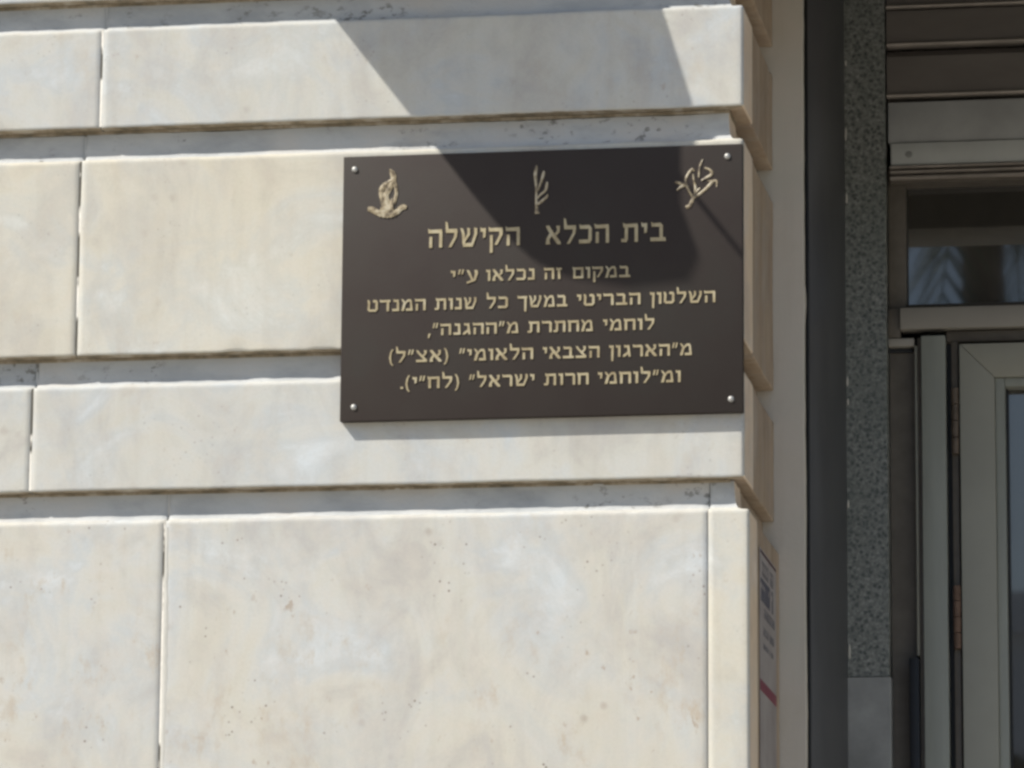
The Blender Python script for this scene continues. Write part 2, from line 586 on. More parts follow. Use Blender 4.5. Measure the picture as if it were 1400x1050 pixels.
GY = 1.0710
pl_ = thing('granite_pilaster', 'dark speckled granite pilaster strip between dark panel and glass door', 'pilaster', (.378, GY, GZ))
def wavy_slab(name, x0, x1, y0, y1, z0, z1, mat, parent, a=.0007, seed=0):
    n = max(2, int((z1 - z0) / .012))
    vs, fs = [], []
    for i in range(n + 1):
        zz = z0 + (z1 - z0) * i / n
        l = x0
        r_ = x1 + mnoise.noise((zz * 45, seed, 1)) * a + mnoise.noise((zz * 8, seed, 2)) * a
        vs += [(l, y1, zz), (l, y0 + .001, zz), (l + .001, y0, zz), (r_ - .0022, y0, zz), (r_, y0 + .0022, zz), (r_, y1, zz)]
    for i in range(n):
        for j in range(5):
            b = i * 6 + j
            fs.append((b, b + 1, b + 7, b + 6))
    fs.append(tuple(range(6)))
    fs.append(tuple(n * 6 + j for j in range(6)))
    p = parent.location
    return link(name, mesh_from(name, [(x - p.x, y - p.y, z - p.z) for x, y, z in vs], fs, True, 30), parent, mat)
wavy_slab('granite_slab', .3440, .4155, GY, GY + .12, -.4475, 1.3, M['granite'], pl_)
o = wavy_slab('base_stone', .3445, .4175, GY - .0035, GY + .12, GZ, -.4490, M['greystone'], pl_, a=.0004, seed=3)
o['label'] = 'smooth pale grey stone under the speckled granite'
def blob(name, c, r, sc, mat, parent, seed=0):
    bm = bmesh.new()
    bmesh.ops.create_icosphere(bm, subdivisions=2, radius=1)
    for v in bm.verts:
        k = 1 + .25 * mnoise.noise(v.co * 1.7 + Vector((seed, seed, 0)))
        v.co = Vector((v.co.x * sc[0], v.co.y * sc[1], v.co.z * sc[2])) * r * k
    me = bpy.data.meshes.new(name)
    bm.to_mesh(me); bm.free()
    me.polygons.foreach_set('use_smooth', [True] * len(me.polygons))
    o = link(name, me, parent, mat)
    o.location = Vector(c) - parent.location
    return o
for i, (zz, h) in enumerate(((.4847, .012), (.372, .010), (.055, .009), (.02, .006), (-.155, .007), (-.405, .013), (-.462, .016), (.61, .005))):
    blob('putty_fleck', (.3478 + .0005 * (i % 2), GY - .001, zz), 1, (.0016, .001, h), M['putty'], pl_, i)

# ------------------------------------------------------------------ roller shutter housing above the door
HX0, HX1 = .4185, 2.2
sh = thing('shutter_housing', 'brown and grey metal shutter housing of horizontal panels above the door', 'shutter', (HX0, 1.07, .40))
def slat(name, zt, zb, mat, lipmat, y=1.07, lip=.005, chamf=.0115):
    # upper chamfer, flat face, thin proud lip along the lower edge
    extrude_x(name, [(y + .05, zt), (y + chamf, zt), (y, zt - chamf), (y, zb + lip), (y + .05, zb + lip)], HX0, HX1, mat, sh)
    extrude_x('slat_lip', [(y + .05, zb + lip - .0004), (y - .004, zb + lip - .0004), (y - .0055, zb + lip * .5), (y - .004, zb), (y + .05, zb)], HX0, HX1, lipmat, sh)
slat('shutter_slat', .838, .7035, M['shutter_brown'], M['shutter_lip_lit'])
slat('shutter_slat', .7020, .6365, M['shutter_brown'], M['shutter_lip_lit'], chamf=.004)
slat('shutter_slat', .6290, .5465, M['shutter_brown'], M['shutter_lip_lit'])
box('shutter_back', (HX0, 1.122, .39), (HX1, 1.16, 1.3), M['blackmetal'], sh, bev=0)
box('cover_panel', (HX0 + .0015, 1.070, .4660), (HX1, 1.12, .5375), M['shutter_grey'], sh)
box('cover_strip', (HX0 + .0060, 1.0655, .4262), (HX1, 1.12, .4645), M['shutter_pale'], sh)
for z_, h_, yy in ((.4205, .0044, 1.061), (.4125, .0044, 1.0635), (.4025, .0052, 1.0655)):
    extrude_x('guide_rail', [(yy + .03, z_ + h_), (yy + .002, z_ + h_), (yy, z_ + h_ * .6), (yy, z_), (yy + .03, z_)], HX0 + .0045, HX1, M['shutter_lip_lit'], sh)
box('rail_backing', (HX0 + .0045, 1.077, .397), (HX1, 1.12, .4258), M['darkmetal'], sh, bev=0)
blob('smudge_mark', (.455, 1.0655, .4445), 1, (.006, .0004, .006), M['smudge'], sh, 2)  # flat grey smudge on the pale strip

# ------------------------------------------------------------------ transom window
tr = thing('transom_window', 'dark transom window over the door mirroring sky and a palm', 'window', (.45, 1.12, .16))
box('glass_pane', (.440, 1.120, .180), (1.75, 1.126, .47), M['glass'], tr, bev=0)
box('window_stile', (.4165, 1.095, .181), (.4470, 1.119, .43), M['darkmetal'], tr)
box('transom_beam', (.4375, 1.069, .1420), (1.75, 1.118, .1790), M['alu_beam'], tr, bev=.002)
box('beam_end', (.4165, 1.080, .1300), (.4370, 1.118, .1800), M['darkmetal'], tr, bev=.001)
box('glazing_bead', (.4475, 1.108, .1795), (1.75, 1.119, .1925), M['darkmetal'], tr, bev=.001)

# ------------------------------------------------------------------ side light left of the door
sl_ = thing('side_light', 'narrow dark fixed side panel left of the door with a pale edge bead', 'side panel', (.44, 1.11, GZ))
box('dark_infill', (.4165, 1.105, GZ), (.4590, 1.115, .112), M['darkmetal'], sl_, bev=0)
box('head_strip', (.4165, 1.082, .1155), (.4600, 1.12, .1290), M['alu_beam'], sl_, bev=.001)
box('head_shadow_gap', (.4165, 1.098, .1080), (.4560, 1.1045, .1150), M['blackmetal'], sl_, bev=0)
box('pale_bead', (.4606, 1.080, -.412), (.4650, 1.11, .1150), M['alu_leaf'], sl_, bev=.001)
box('inner_strip', (.4655, 1.078, GZ), (.4722, 1.112, .1285), M['darkmetal'], sl_, bev=.001)
box('lock_box', (.4480, 1.062, GZ + .8), (.4650, 1.104, -.4180), M['blackmetal'], sl_, bev=.002)

# ------------------------------------------------------------------ door
dr = thing('glass_door', 'grey aluminium framed glass door with brown hinges beside the granite', 'door', (.52, 1.09, GZ))
box('frame_post', (.4725, 1.066, GZ), (.5135, 1.118, .1295), M['alu'], dr, bev=.002)
box('head_rail', (.5140, 1.088, .1215), (1.42, 1.118, .1400), M['darkmetal'], dr, bev=.001)
box('gap_strip', (.5140, 1.100, GZ), (.5365, 1.118, .1210), M['blackmetal'], dr, bev=0)
box('hinge_stile', (.5225, 1.080, GZ), (.5335, 1.099, .1200), M['darkmetal'], dr, bev=.001)
lf = link('door_leaf', None, dr); lf.empty_display_size = .1
lf.location = (.54 - .52, 1.07 - 1.09, .1)
def leafpart(name, a, b, mat, bev=.0015):
    o = box(name, a, b, mat, None, bev=bev)
    w_ = o.location.copy()
    o.parent = lf
    o.location = w_ - (dr.location + lf.location)
    return o
# mitred stile and rail of the leaf
def prism_y(name, poly, y0, y1, mat, bev=.0012):
    bm = bmesh.new()
    a = [bm.verts.new((x, y0, z)) for x, z in poly]
    b = [bm.verts.new((x, y1, z)) for x, z in poly]
    bm.faces.new(a); bm.faces.new(list(reversed(b)))
    n = len(poly)
    for i in range(n):
        j = (i + 1) % n
        bm.faces.new((a[i], b[i], b[j], a[j]))
    bmesh.ops.recalc_face_normals(bm, faces=bm.faces)
    bmesh.ops.bevel(bm, geom=list(bm.edges), offset=bev, segments=2, affect='EDGES', profile=.5)
    p = dr.location + lf.location
    for v in bm.verts:
        v.co -= p
    me = bpy.data.meshes.new(name)
    bm.to_mesh(me); bm.free()
    me.polygons.foreach_set('use_smooth', [True] * len(me.polygons))
    me.set_sharp_from_angle(angle=math.radians(30))
    return link(name, me, lf, mat)
LX0, LX1, LZ1, LB = .5368, 1.385, .1140, GZ + .06
W = .0587
prism_y('stile', [(LX0, LZ1), (LX0 + W, LZ1 - W), (LX0 + W, LB + .1), (LX0, LB)], 1.068, 1.112, M['alu_leaf'])
prism_y('top_rail', [(LX0 + .0006, LZ1), (LX1 - .0006, LZ1), (LX1 - W, LZ1 - W + .0004), (LX0 + W, LZ1 - W + .0004)], 1.0682, 1.112, M['alu_leaf'])
prism_y('stile', [(LX1, LZ1), (LX1, LB), (LX1 - W, LB + .1), (LX1 - W, LZ1 - W)], 1.068, 1.112, M['alu_leaf'])
prism_y('bottom_rail', [(LX0, LB), (LX0 + W, LB + .0996), (LX1 - W, LB + .0996), (LX1, LB)], 1.0682, 1.112, M['alu_leaf'])
leafpart('glazing_bead', (LX0 + W + .0003, 1.0755, LB + .1), (LX0 + W + .0165, 1.112, LZ1 - W - .0003), M['alu'])
leafpart('glazing_bead', (LX0 + W + .0168, 1.0755, LZ1 - W - .0150), (LX1 - W - .0003, 1.112, LZ1 - W - .0003), M['alu'])
leafpart('glass_pane', (LX0 + W + .010, 1.1125, LB + .09), (LX1 - W, 1.118, LZ1 - W + .005), M['glass'], 0)
leafpart('gasket', (LX0 + W + .0168, 1.098, LB + .1), (LX0 + W + .0200, 1.112, LZ1 - W - .0153), M['blackmetal'], 0)
def hinge(zt, zb, mat):
    n = 4
    h = (zt - zb) / n
    bm = bmesh.new()
    for i in range(n):
        mt = Matrix.Translation((.5285 - .52, 1.0735 - 1.09, zb + h * (i + .5) - GZ))
        bmesh.ops.create_cone(bm, cap_ends=True, segments=16, radius1=.0066, radius2=.0066, depth=h - .0014, matrix=mt)
    me = bpy.data.meshes.new('hinge')
    bm.to_mesh(me); bm.free()
    return link('hinge', me, dr, mat)
hinge(.0395, -.0735, M['hinge'])
hinge(-.2961, -.4030, M['hinge_rust'])
hinge(-1.6, -1.71, M['hinge'])
# wall closing the entrance on the right and inside
box('room_wall', (.41, 1.19, GZ), (2.4, 1.25, 1.3), M['blackmetal'], dr, bev=0)
rw = thing('entrance_right_wall', 'cream stone wall on the far right side of the entrance', 'wall', (1.9, .6, GZ))
box('pier', (1.75, 0, GZ), (2.9, 1.25, 1.3), M['stone'], rw, bev=.004)
lt = thing('entrance_lintel', 'cream stone lintel spanning above the entrance', 'lintel', (1, .1, 1.0))
box('lintel_stone', (.3005, 0, .548), (1.7485, .16, 1.3), M['stone'], lt, bev=.004)
cl = box('porch_ceiling', (.30, .161, 1.301), (1.75, 1.25, 1.36), M['plaster'], None, bev=0)
tag(cl, 'flat plaster ceiling inside the entrance above the door', 'ceiling')

# ------------------------------------------------------------------ plaque
PT = .0145
pq = thing('memorial_plaque', 'dark bronze memorial plaque with gold Hebrew lettering on the stone wall', 'plaque', (0, 0, 0))
box('panel', (-.2992, -PT, -.2008), (.2992, .0, .2008), M['bronze'], pq, bev=.0012)
Hm = (0.00112778998993939, 7.474553604704982e-06, -0.8366462549010142, -3.2633382389332666e-05,
      -0.0011392189044778789, 0.4644952643528023, 2.824539080811166e-05, 3.188824337449015e-05)
def pl(x, y):
    """reading of the inscription drawing (its own drawing units) into plaque metres"""
    k = Hm[6] * x + Hm[7] * y + 1
    return ((Hm[0] * x + Hm[1] * y + Hm[2]) / k, (Hm[3] * x + Hm[4] * y + Hm[5]) / k)

def Q(*p):
    return list(p)
T, B = 1.0, 0.0   # letter head and foot
def bar(x0, x1, t=.79, tip=True):
    # head bar with the small raised tip on its left end
    return Q((x0 - .01, T + .06), (x0 + .12, T - .02), (x1, T), (x1, t), (x0 + .02, t))
G = {}
G['א'] = (.86, [Q((.0, 1.0), (.20, 1.03), (.30, .86), (.86, .10), (.86, -.02), (.66, -.0), (.14, .74)), Q((.60, 1.0), (.82, 1.0), (.80, .66), (.62, .46), (.52, .58), (.66, .74)),
               Q((.0, .0), (.26, .0), (.22, .24), (.36, .50), (.24, .62), (.06, .32))])
G['ב'] = (.80, [bar(.06, .56), Q((.46, 1.0), (.58, .98), (.68, .86), (.68, .1), (.50, .1), (.50, .8)), Q((.0, .2), (.82, .2), (.84, 0), (.02, 0))])
G['ג'] = (.60, [Q((.10, 1.05), (.22, .98), (.50, 1.0), (.50, .78), (.12, .80)), Q((.34, .9), (.50, .9), (.60, .0), (.44, .0), (.38, .3)), Q((.0, .0), (.18, .0), (.44, .28), (.40, .46), (.06, .18))])
G['ד'] = (.78, [bar(.0, .80), Q((.52, .9), (.70, .9), (.70, .0), (.52, .0))])
G['ה'] = (.82, [bar(.0, .80), Q((.64, .95), (.82, .90), (.82, .0), (.64, .0)), Q((.08, .60), (.24, .60), (.24, .0), (.06, .0))])
G['ו'] = (.34, [Q((.0, 1.05), (.12, .98), (.34, 1.0), (.34, .78), (.02, .80)), Q((.16, .9), (.34, .9), (.34, .0), (.16, .0))])
G['ז'] = (.46, [Q((.0, 1.05), (.14, .98), (.46, 1.0), (.46, .80), (.02, .80)), Q((.14, .85), (.32, .85), (.36, .0), (.18, .0))])
G['ח'] = (.84, [bar(.0, .82), Q((.66, .95), (.84, .90), (.84, .0), (.66, .0)), Q((.06, .86), (.24, .86), (.24, .0), (.06, .0))])
G['ט'] = (.80, [Q((.0, 1.05), (.16, .98), (.22, .8), (.18, .1), (.02, .1), (.04, .72)), Q((.02, .2), (.78, .2), (.66, .0), (.14, .0)), Q((.62, .15), (.80, .15), (.80, .84), (.70, 1.0), (.62, .95)),
               Q((.42, .98), (.50, 1.02), (.74, 1.0), (.74, .80), (.44, .80))])
G['י'] = (.32, [Q((.0, 1.05), (.12, .98), (.32, 1.0), (.32, .78), (.02, .80)), Q((.16, .9), (.32, .9), (.30, .5), (.16, .44))])
G['כ'] = (.74, [bar(.04, .58), Q((.50, 1.0), (.62, .98), (.74, .82), (.74, .18), (.62, .0), (.54, .0), (.56, .8)), Q((.0, .2), (.66, .2), (.64, .0), (.02, .0))])
G['ך'] = (.74, [bar(.0, .76), Q((.54, .9), (.72, .9), (.70, -.38), (.54, -.32))])
G['ל'] = (.72, [Q((.02, 1.42), (.14, 1.36), (.20, 1.0), (.18, .84), (.04, .84)), Q((.04, 1.0), (.70, 1.0), (.72, .79), (.06, .79)), Q((.54, .88), (.72, .88), (.68, .56), (.36, .0), (.20, .0), (.52, .56))])
G['מ'] = (.88, [Q((.0, 1.04), (.12, 1.02), (.40, .62), (.30, .58), (.10, .80)), Q((.18, .72), (.36, .74), (.20, .0), (.0, .0)), Q((.32, .82), (.50, 1.0), (.74, 1.0), (.74, .80), (.50, .80), (.38, .66)),
               Q((.66, .98), (.80, .86), (.88, .0), (.70, .0)), Q((.36, .2), (.80, .2), (.80, .0), (.36, .0))])
G['ם'] = (.82, [bar(.0, .82), Q((.64, .95), (.82, .90), (.82, .0), (.64, .0)), Q((.06, .86), (.22, .86), (.22, .0), (.06, .0)), Q((.1, .19), (.75, .19), (.75, .0), (.1, .0))])
G['נ'] = (.54, [Q((.10, 1.05), (.22, .98), (.50, 1.0), (.50, .78), (.12, .80)), Q((.34, .9), (.52, .9), (.54, .1), (.36, .1)), Q((.0, .2), (.54, .2), (.54, .0), (.02, .0))])
G['ן'] = (.34, [Q((.0, 1.05), (.12, .98), (.34, 1.0), (.34, .78), (.02, .80)), Q((.16, .9), (.34, .9), (.30, -.38), (.16, -.32))])
G['ע'] = (.80, [Q((.0, 1.04), (.18, 1.0), (.26, .8), (.48, .14), (.34, .10), (.10, .76)), Q((.52, 1.02), (.74, 1.0), (.78, .72), (.62, .10), (.46, .02), (.58, .74)), Q((.02, -.20), (.04, -.02), (.62, .26), (.60, .06))])
G['צ'] = (.82, [Q((.0, 1.04), (.18, 1.0), (.28, .80), (.82, .16), (.66, .08), (.12, .76)), Q((.56, 1.02), (.78, 1.0), (.76, .72), (.54, .44), (.44, .56), (.62, .76)), Q((.0, .2), (.80, .2), (.80, .0), (.02, .0))])
G['ק'] = (.82, [bar(.0, .80), Q((.62, .95), (.82, .90), (.80, .60), (.50, .06), (.34, .06), (.62, .60)), Q((.08, .60), (.24, .60), (.24, -.36), (.08, -.38))])
G['ר'] = (.74, [bar(.0, .60), Q((.54, 1.0), (.66, .96), (.74, .84), (.74, .0), (.56, .0), (.56, .84))])
G['ש'] = (1.0, [Q((.0, 1.04), (.16, 1.0), (.26, .72), (.30, .1), (.14, .1), (.10, .72)), Q((.40, 1.04), (.56, 1.0), (.56, .66), (.28, .26), (.26, .44), (.42, .72)), Q((.80, 1.04), (.98, 1.0), (.98, .70), (.76, .1), (.62, .1), (.82, .72)),
               Q((.12, .2), (.80, .2), (.72, .0), (.18, .0))])
G['ת'] = (.88, [bar(.06, .84), Q((.68, .95), (.86, .90), (.86, .0), (.68, .0)), Q((.16, .86), (.32, .86), (.32, .14), (.22, .0), (.14, .08)), Q((-.04, .17), (.28, .19), (.26, .0), (-.02, .0))])
G['״'] = (.42, [Q((.08, 1.10), (.20, 1.10), (.12, .68), (.0, .62)), Q((.30, 1.10), (.42, 1.10), (.34, .68), (.22, .62))])
G['('] = (.32, [Q((.20, 1.16), (.32, 1.16), (.20, .90), (.08, .90)), Q((.08, .92), (.20, .92), (.14, .42), (.0, .42)), Q((.0, .44), (.14, .44), (.20, -.04), (.08, -.04)), Q((.08, -.02), (.20, -.02), (.32, -.26), (.20, -.26))])
G[')'] = (.32, [Q(*[(.32 - x, y) for x, y in q]) for q in G['('][1]])
G[','] = (.20, [Q((.06, .16), (.22, .16), (.10, -.26), (.0, -.22))])
G['.'] = (.18, [Q((.0, .18), (.18, .18), (.18, .0), (.0, .0))])
SP = .16

def raise_poly(bm, pts, y0, y1):
    a = [bm.verts.new((x, y0, z)) for x, z in pts]
    b = [bm.verts.new((x, y1, z)) for x, z in pts]
    n = len(pts)
    bm.faces.new(b)
    for i in range(n):
        j = (i + 1) % n
        bm.faces.new((a[i], a[j], b[j], b[i]))

def word(line, txt, xl, xr, zb, h, idx):
    """txt is written right to left; it fills xl..xr"""
    tot = sum(G[c][0] for c in txt) + SP * (len(txt) - 1)
    sx = (xr - xl) / tot
    x = xr
    k = idx
    for c in txt:
        wd, polys = G[c]
        if c in '()':
            polys = G['(' if c == ')' else ')'][1]
        x0 = x - wd * sx
        bm = bmesh.new()
        for p in polys:
            k += 1
            pts = [(px_ * sx, pz * h) for px_, pz in p]
            raise_poly(bm, pts, -PT + .0002, -PT - .0010 - .00003 * (k % 11))
        bmesh.ops.recalc_face_normals(bm, faces=bm.faces)
        me = bpy.data.meshes.new('letter')
        bm.to_mesh(me); bm.free()
        o = link('letter', me, line, M['gold'])
        o.location = (x0, 0, 0)
        x = x0 - SP * sx
    return k

LINES = [
    # (words with their left and right ends), baseline at left x, at right x, letter height
    ([('בית', 850.4, 909.3), ('הכלא', 746, 832.6), ('הקישלה', 585.4, 710.7)], (590, 338.0), (905, 330.5), 25.0),
    ([('במקום', 782.9, 861), ('זה', 743.9, 768), ('נכלאו', 664.6, 731), ('ע״י', 616.4, 654)], (620, 384.2), (860, 380.2), 15.2),
    ([('השלטון', 888.8, 978), ('הבריטי', 788.8, 875.7), ('במשך', 707.6, 775.2), ('כל', 665, 694.5), ('שנות', 595, 651.7), ('המנדט', 502.4, 582)], (505, 424.5), (975, 415.4), 15.6),
    ([('לוחמי', 824.5, 894.8), ('מחתרת', 722, 810.7), ('מ״ההגנה״,', 585, 708.8)], (590, 458.0), (890, 451.3), 15.2),
    ([('מ״הארגון', 832.9, 946), ('הצבאי', 742.1, 819.8), ('הלאומי״', 627.9, 729), ('(אצ״ל)', 532, 612.9)], (535, 494.8), (940, 487.0), 15.6),
    ([('ומ״לוחמי', 817.4, 930.5), ('חרות', 744.5, 804.8), ('ישראל״', 641.4, 730.7), ('(לח״י).', 547.6, 627.9)], (550, 530.8), (925, 523.6), 15.6),
]
for words, bl, br, hh in LINES:
    zb = (pl(*bl)[1] + pl(*br)[1]) / 2
    h = hh * .001105
    k = 0
    ym = (bl[1] + br[1]) / 2
    line = link('inscription_line', None, pq)
    line.empty_display_size = .02
    line.location = (0, 0, zb)
    for txt, xl, xr in words:
        k = word(line, txt, pl(xl, ym)[0], pl(xr, ym)[0], zb, h, k)

def strokes(name, items, ox, oy, sc, wf=1.0):
    bm = bmesh.new()
    k = 0
    for it in items:
        pts = [(Vector(pl(ox + x / sc, oy + y / sc)), w_ * wf / sc * .00110) for x, y, w_ in it]
        # subdivide the stroke for a rounder line
        fine = []
        for i in range(len(pts) - 1):
            for t in range(3):
                f_ = t / 3
                p0 = pts[max(i - 1, 0)][0]; p1 = pts[i][0]; p2 = pts[i + 1][0]; p3 = pts[min(i + 2, len(pts) - 1)][0]
                q = .5 * ((2 * p1) + (-p0 + p2) * f_ + (2 * p0 - 5 * p1 + 4 * p2 - p3) * f_ ** 2 + (-p0 + 3 * p1 - 3 * p2 + p3) * f_ ** 3)
                fine.append((q, pts[i][1] * (1 - f_) + pts[i + 1][1] * f_))
        fine.append(pts[-1])
        L, Rr = [], []
        for i, (p, w_) in enumerate(fine):
            a = fine[max(i - 1, 0)][0]; b = fine[min(i + 1, len(fine) - 1)][0]
            t = (b - a).normalized()
            nn = Vector((-t.y, t.x)) * w_ / 2
            L.append(p + nn); Rr.append(p - nn)
        k += 1
        top = -PT - .0007 - .00004 * k
        vl = [[bm.verts.new((q.x, y_, q.y)) for y_ in (-PT + .0002, top)] for q in L]
        vr = [[bm.verts.new((q.x, y_, q.y)) for y_ in (-PT + .0002, top)] for q in Rr]
        vm = [bm.verts.new((p.x, top - .0006, p.y)) for p, _ in fine]
        for i in range(len(fine) - 1):
            bm.faces.new((vl[i][0], vl[i + 1][0], vl[i + 1][1], vl[i][1]))
            bm.faces.new((vl[i][1], vl[i + 1][1], vm[i + 1], vm[i]))
            bm.faces.new((vm[i], vm[i + 1], vr[i + 1][1], vr[i][1]))
            bm.faces.new((vr[i][1], vr[i + 1][1], vr[i + 1][0], vr[i][0]))
        for i in (0, -1):
            bm.faces.new((vl[i][0], vl[i][1], vm[i], vr[i][1], vr[i][0]))
    bmesh.ops.recalc_face_normals(bm, faces=bm.faces)
    me = bpy.data.meshes.new(name)
    bm.to_mesh(me); bm.free()
    return link(name, me, pq, M['gold_emblem'])

o = strokes('emblem', [
    [(500, 130, 8), (540, 190, 85), (560, 260, 90), (555, 330, 90), (592, 400, 60), (606, 500, 50), (588, 600, 55), (560, 690, 70)],
    [(540, 300, 30), (450, 365, 75), (378, 440, 88), (365, 520, 78), (380, 610, 70), (420, 700, 120)],
    [(540, 350, 60), (500, 430, 90), (450, 520, 90), (440, 600, 90), (460, 680, 130), (465, 760, 170)],
    [(545, 600, 30), (535, 650, 60), (520, 720, 90)],
    [(150, 770, 70), (215, 775, 100), (285, 815, 95), (330, 850, 70)],
    [(640, 815, 60), (665, 765, 85), (715, 735, 90), (770, 745, 55)],
    [(280, 815, 95), (370, 850, 90), (455, 862, 90), (545, 848, 90), (640, 800, 85)],
    [(345, 810, 26), (350, 895, 30)], [(405, 820, 26), (408, 905, 30)], [(465, 825, 26), (466, 910, 30)],
    [(525, 820, 26), (530, 902, 30)], [(585, 800, 26), (592, 880, 30)],
    [(360, 740, 120), (450, 770, 150), (560, 740, 110)]], 490, 220, 11.66)
o['label'] = 'gold flame above a curled ribbon'
o = strokes('emblem', [
    [(355, 165, 25), (345, 230, 55), (335, 310, 55), (345, 420, 46), (352, 560, 40), (350, 700, 46), (358, 790, 62), (362, 865, 95)],
    [(360, 735, 46), (430, 680, 48), (490, 630, 42), (515, 585, 22)],
    [(460, 250, 20), (450, 300, 52), (425, 390, 44), (395, 470, 36), (365, 540, 30)],
    [(505, 405, 22), (500, 450, 52), (480, 530, 44), (420, 580, 34), (365, 640, 26)]], 700, 210, 10.5, .80)
o['label'] = 'thin gold upright branch'
o = strokes('emblem', [
    [(290, 880, 60), (350, 850, 80), (395, 750, 55), (480, 690, 52), (570, 620, 55), (640, 545, 60), (680, 505, 50), (735, 500, 40), (735, 585, 22)],
    [(400, 750, 46), (345, 650, 46), (300, 560, 50), (290, 480, 44), (330, 390, 46), (385, 330, 50), (412, 360, 22)],
    [(295, 545, 50), (220, 535, 60), (135, 510, 40)],
    [(290, 560, 40), (220, 585, 50), (160, 635, 30)],
    [(478, 450, 24), (485, 360, 40), (500, 270, 40), (535, 190, 16)],
    [(515, 495, 28), (590, 450, 46), (662, 400, 56), (640, 340, 44), (560, 310, 36)],
    [(410, 700, 30), (430, 600, 46), (410, 500, 36), (395, 400, 20)],
    [(430, 690, 26), (455, 640, 40), (500, 600, 22)],
    [(600, 500, 26), (660, 500, 30), (700, 495, 26)]], 910, 200, 10.5, .74)
o['label'] = 'gold spray of branches and ribbons'
scr = None
for (x, z_) in ((-.2818, .1808), (.2770, .1822), (.2818, -.1815), (-.2782, -.1800)):
    if scr is None:
        bm = bmesh.new()
        bmesh.ops.create_uvsphere(bm, u_segments=16, v_segments=8, radius=.0048)
        for v in bm.verts:
            v.co = Vector((v.co.x, v.co.z * .62 if v.co.z < 0 else 0, v.co.y))
        me = bpy.data.meshes.new('screw')
        bm.to_mesh(me); bm.free()
        me.polygons.foreach_set('use_smooth', [True] * len(me.polygons))
        me.materials.append(M['steel'])
        scr = me
    s_ = link('screw', scr, pq)
    s_.location = (x, -PT - .0002, z_)

# ------------------------------------------------------------------ notice stuck on the shaded side of the wall
SX = .3045
nt_ = thing('paper_notice', 'faded paper notice with a magenta stripe on the shaded side of the wall', 'notice', (SX, .24, -.48))
def onside(name, y0, y1, z0, z1, mat, lift):
    return box(name, (SX + .0006, y0, z0), (SX + .0006 + lift, y1, z1), mat, nt_, bev=0)
onside('sheet', .137, .352, -.86, -.3745, M['paper'], .0006)
onside('top_line', .146, .348, -.3815, -.3775, M['ink_line'], .0009)
onside('magenta_stripe', .1375, .3515, -.5870, -.5710, M['magenta'], .0010)
rs = random.Random(5)
for (zc, h, y0, y1, mt, nb) in ((-.403, .022, .165, .335, 'ink_pale', 8), (-.436, .034, .150, .330, 'ink', 9), (-.467, .014, .19, .33, 'ink_pale', 10), (-.495, .012, .18, .32, 'ink_pale', 10), (-.517, .008, .18, .31, 'ink_pale', 12)):
    bm = bmesh.new()
    wdt = (y1 - y0) / nb
    for i in range(nb):
        if rs.random() < .15:
            continue
        ya = y0 + i * wdt
        for (dy0, dy1, dz0, dz1) in ((0, .78, .30, .5), (.55, .78, -.5, .30), (0, .22, -.5, rs.choice((.05, .3, -.2)))):
            mt_ = Matrix.Translation((SX + .0015 - SX, ya + wdt * (dy0 + dy1) / 2 - .24, zc + h * (dz0 + dz1) / 2 + .48)) @ Matrix.Diagonal((.0004, wdt * (dy1 - dy0), h * (dz1 - dz0), 1))
            bmesh.ops.create_cube(bm, size=1, matrix=mt_)
    me = bpy.data.meshes.new('printed_line')
    bm.to_mesh(me); bm.free()
    link('printed_line', me, nt_, M[mt])['kind'] = 'stuff'

# ------------------------------------------------------------------ small canopy above, unseen, outline shaped to cast the shadow on plaque and stone
cz = .75
cn = thing('shadow_caster', 'unseen grey sheet canopy projecting from the wall above the plaque', 'caster', (-.3, 0, cz))
out = [(-.574, .0), (-.574, .345), (-.571, .375), (-.560, .393), (-.53, .406), (-.45, .416), (-.36, .412), (-.322, .396), (-.293, .358), (-.213, .303), (-.155, .259), (-.087, .181), (.02, .0)]
bm = bmesh.new()
a = [bm.verts.new((x + .3, -d, 0)) for x, d in out]
b = [bm.verts.new((x + .3, -d, .012)) for x, d in out]
bm.faces.new(a); bm.faces.new(list(reversed(b)))
for i in range(len(out)):
    j = (i + 1) % len(out)
    bm.faces.new((a[i], b[i], b[j], a[j]))
bmesh.ops.recalc_face_normals(bm, faces=bm.faces)
me = bpy.data.meshes.new('caster_sheet')
bm.to_mesh(me); bm.free()
link('caster_sheet', me, cn, M['caster'])
box('caster_bracket', (-.56, -.02, cz - .06), (-.54, 0, cz - .0005), M['caster'], cn)
box('caster_bracket', (-.06, -.02, cz - .06), (-.04, 0, cz - .0005), M['caster'], cn)
o = box('caster_rod', (-.258, -.400, cz + .0), (-.251, -.30, cz + .006), M['caster'], cn)

# ------------------------------------------------------------------ across the street: seen mirrored in the glass
def leafm(name, c):
    m = NT(name, .6, .3)
    m.color(m.ramp(m.noise(1.5, 3), [(.3, tuple(x * .6 for x in c)), (.7, tuple(x * 1.4 for x in c))]))
    return m.m
M['frond'] = leafm('palm_leaf', (.12, .15, .09))
M['deadfrond'] = leafm('dry_palm_leaf', (.15, .12, .075))
M['bark'] = simple('palm_bark', (.17, .14, .11), .9, .2, var=.35, scale=8, bump=.02)
M['leaf'] = leafm('tree_leaf', (.045, .065, .03))
PX, PY = -1.62, -30.0
pt = thing('palm_tree', 'tall date palm across the street with drooping fronds', 'tree', (PX, PY, GZ))
vs, fs = [], []
HT = 12.25
n = 60
for i in range(n + 1):
    t = i / n
    rr = .17 + .05 * (1 - t) ** 3 + (.018 if i % 2 else 0)
    for j in range(14):
        a = j / 14 * 2 * math.pi
        vs.append((math.cos(a) * rr + .15 * math.sin(t * 2), math.sin(a) * rr, t * HT))
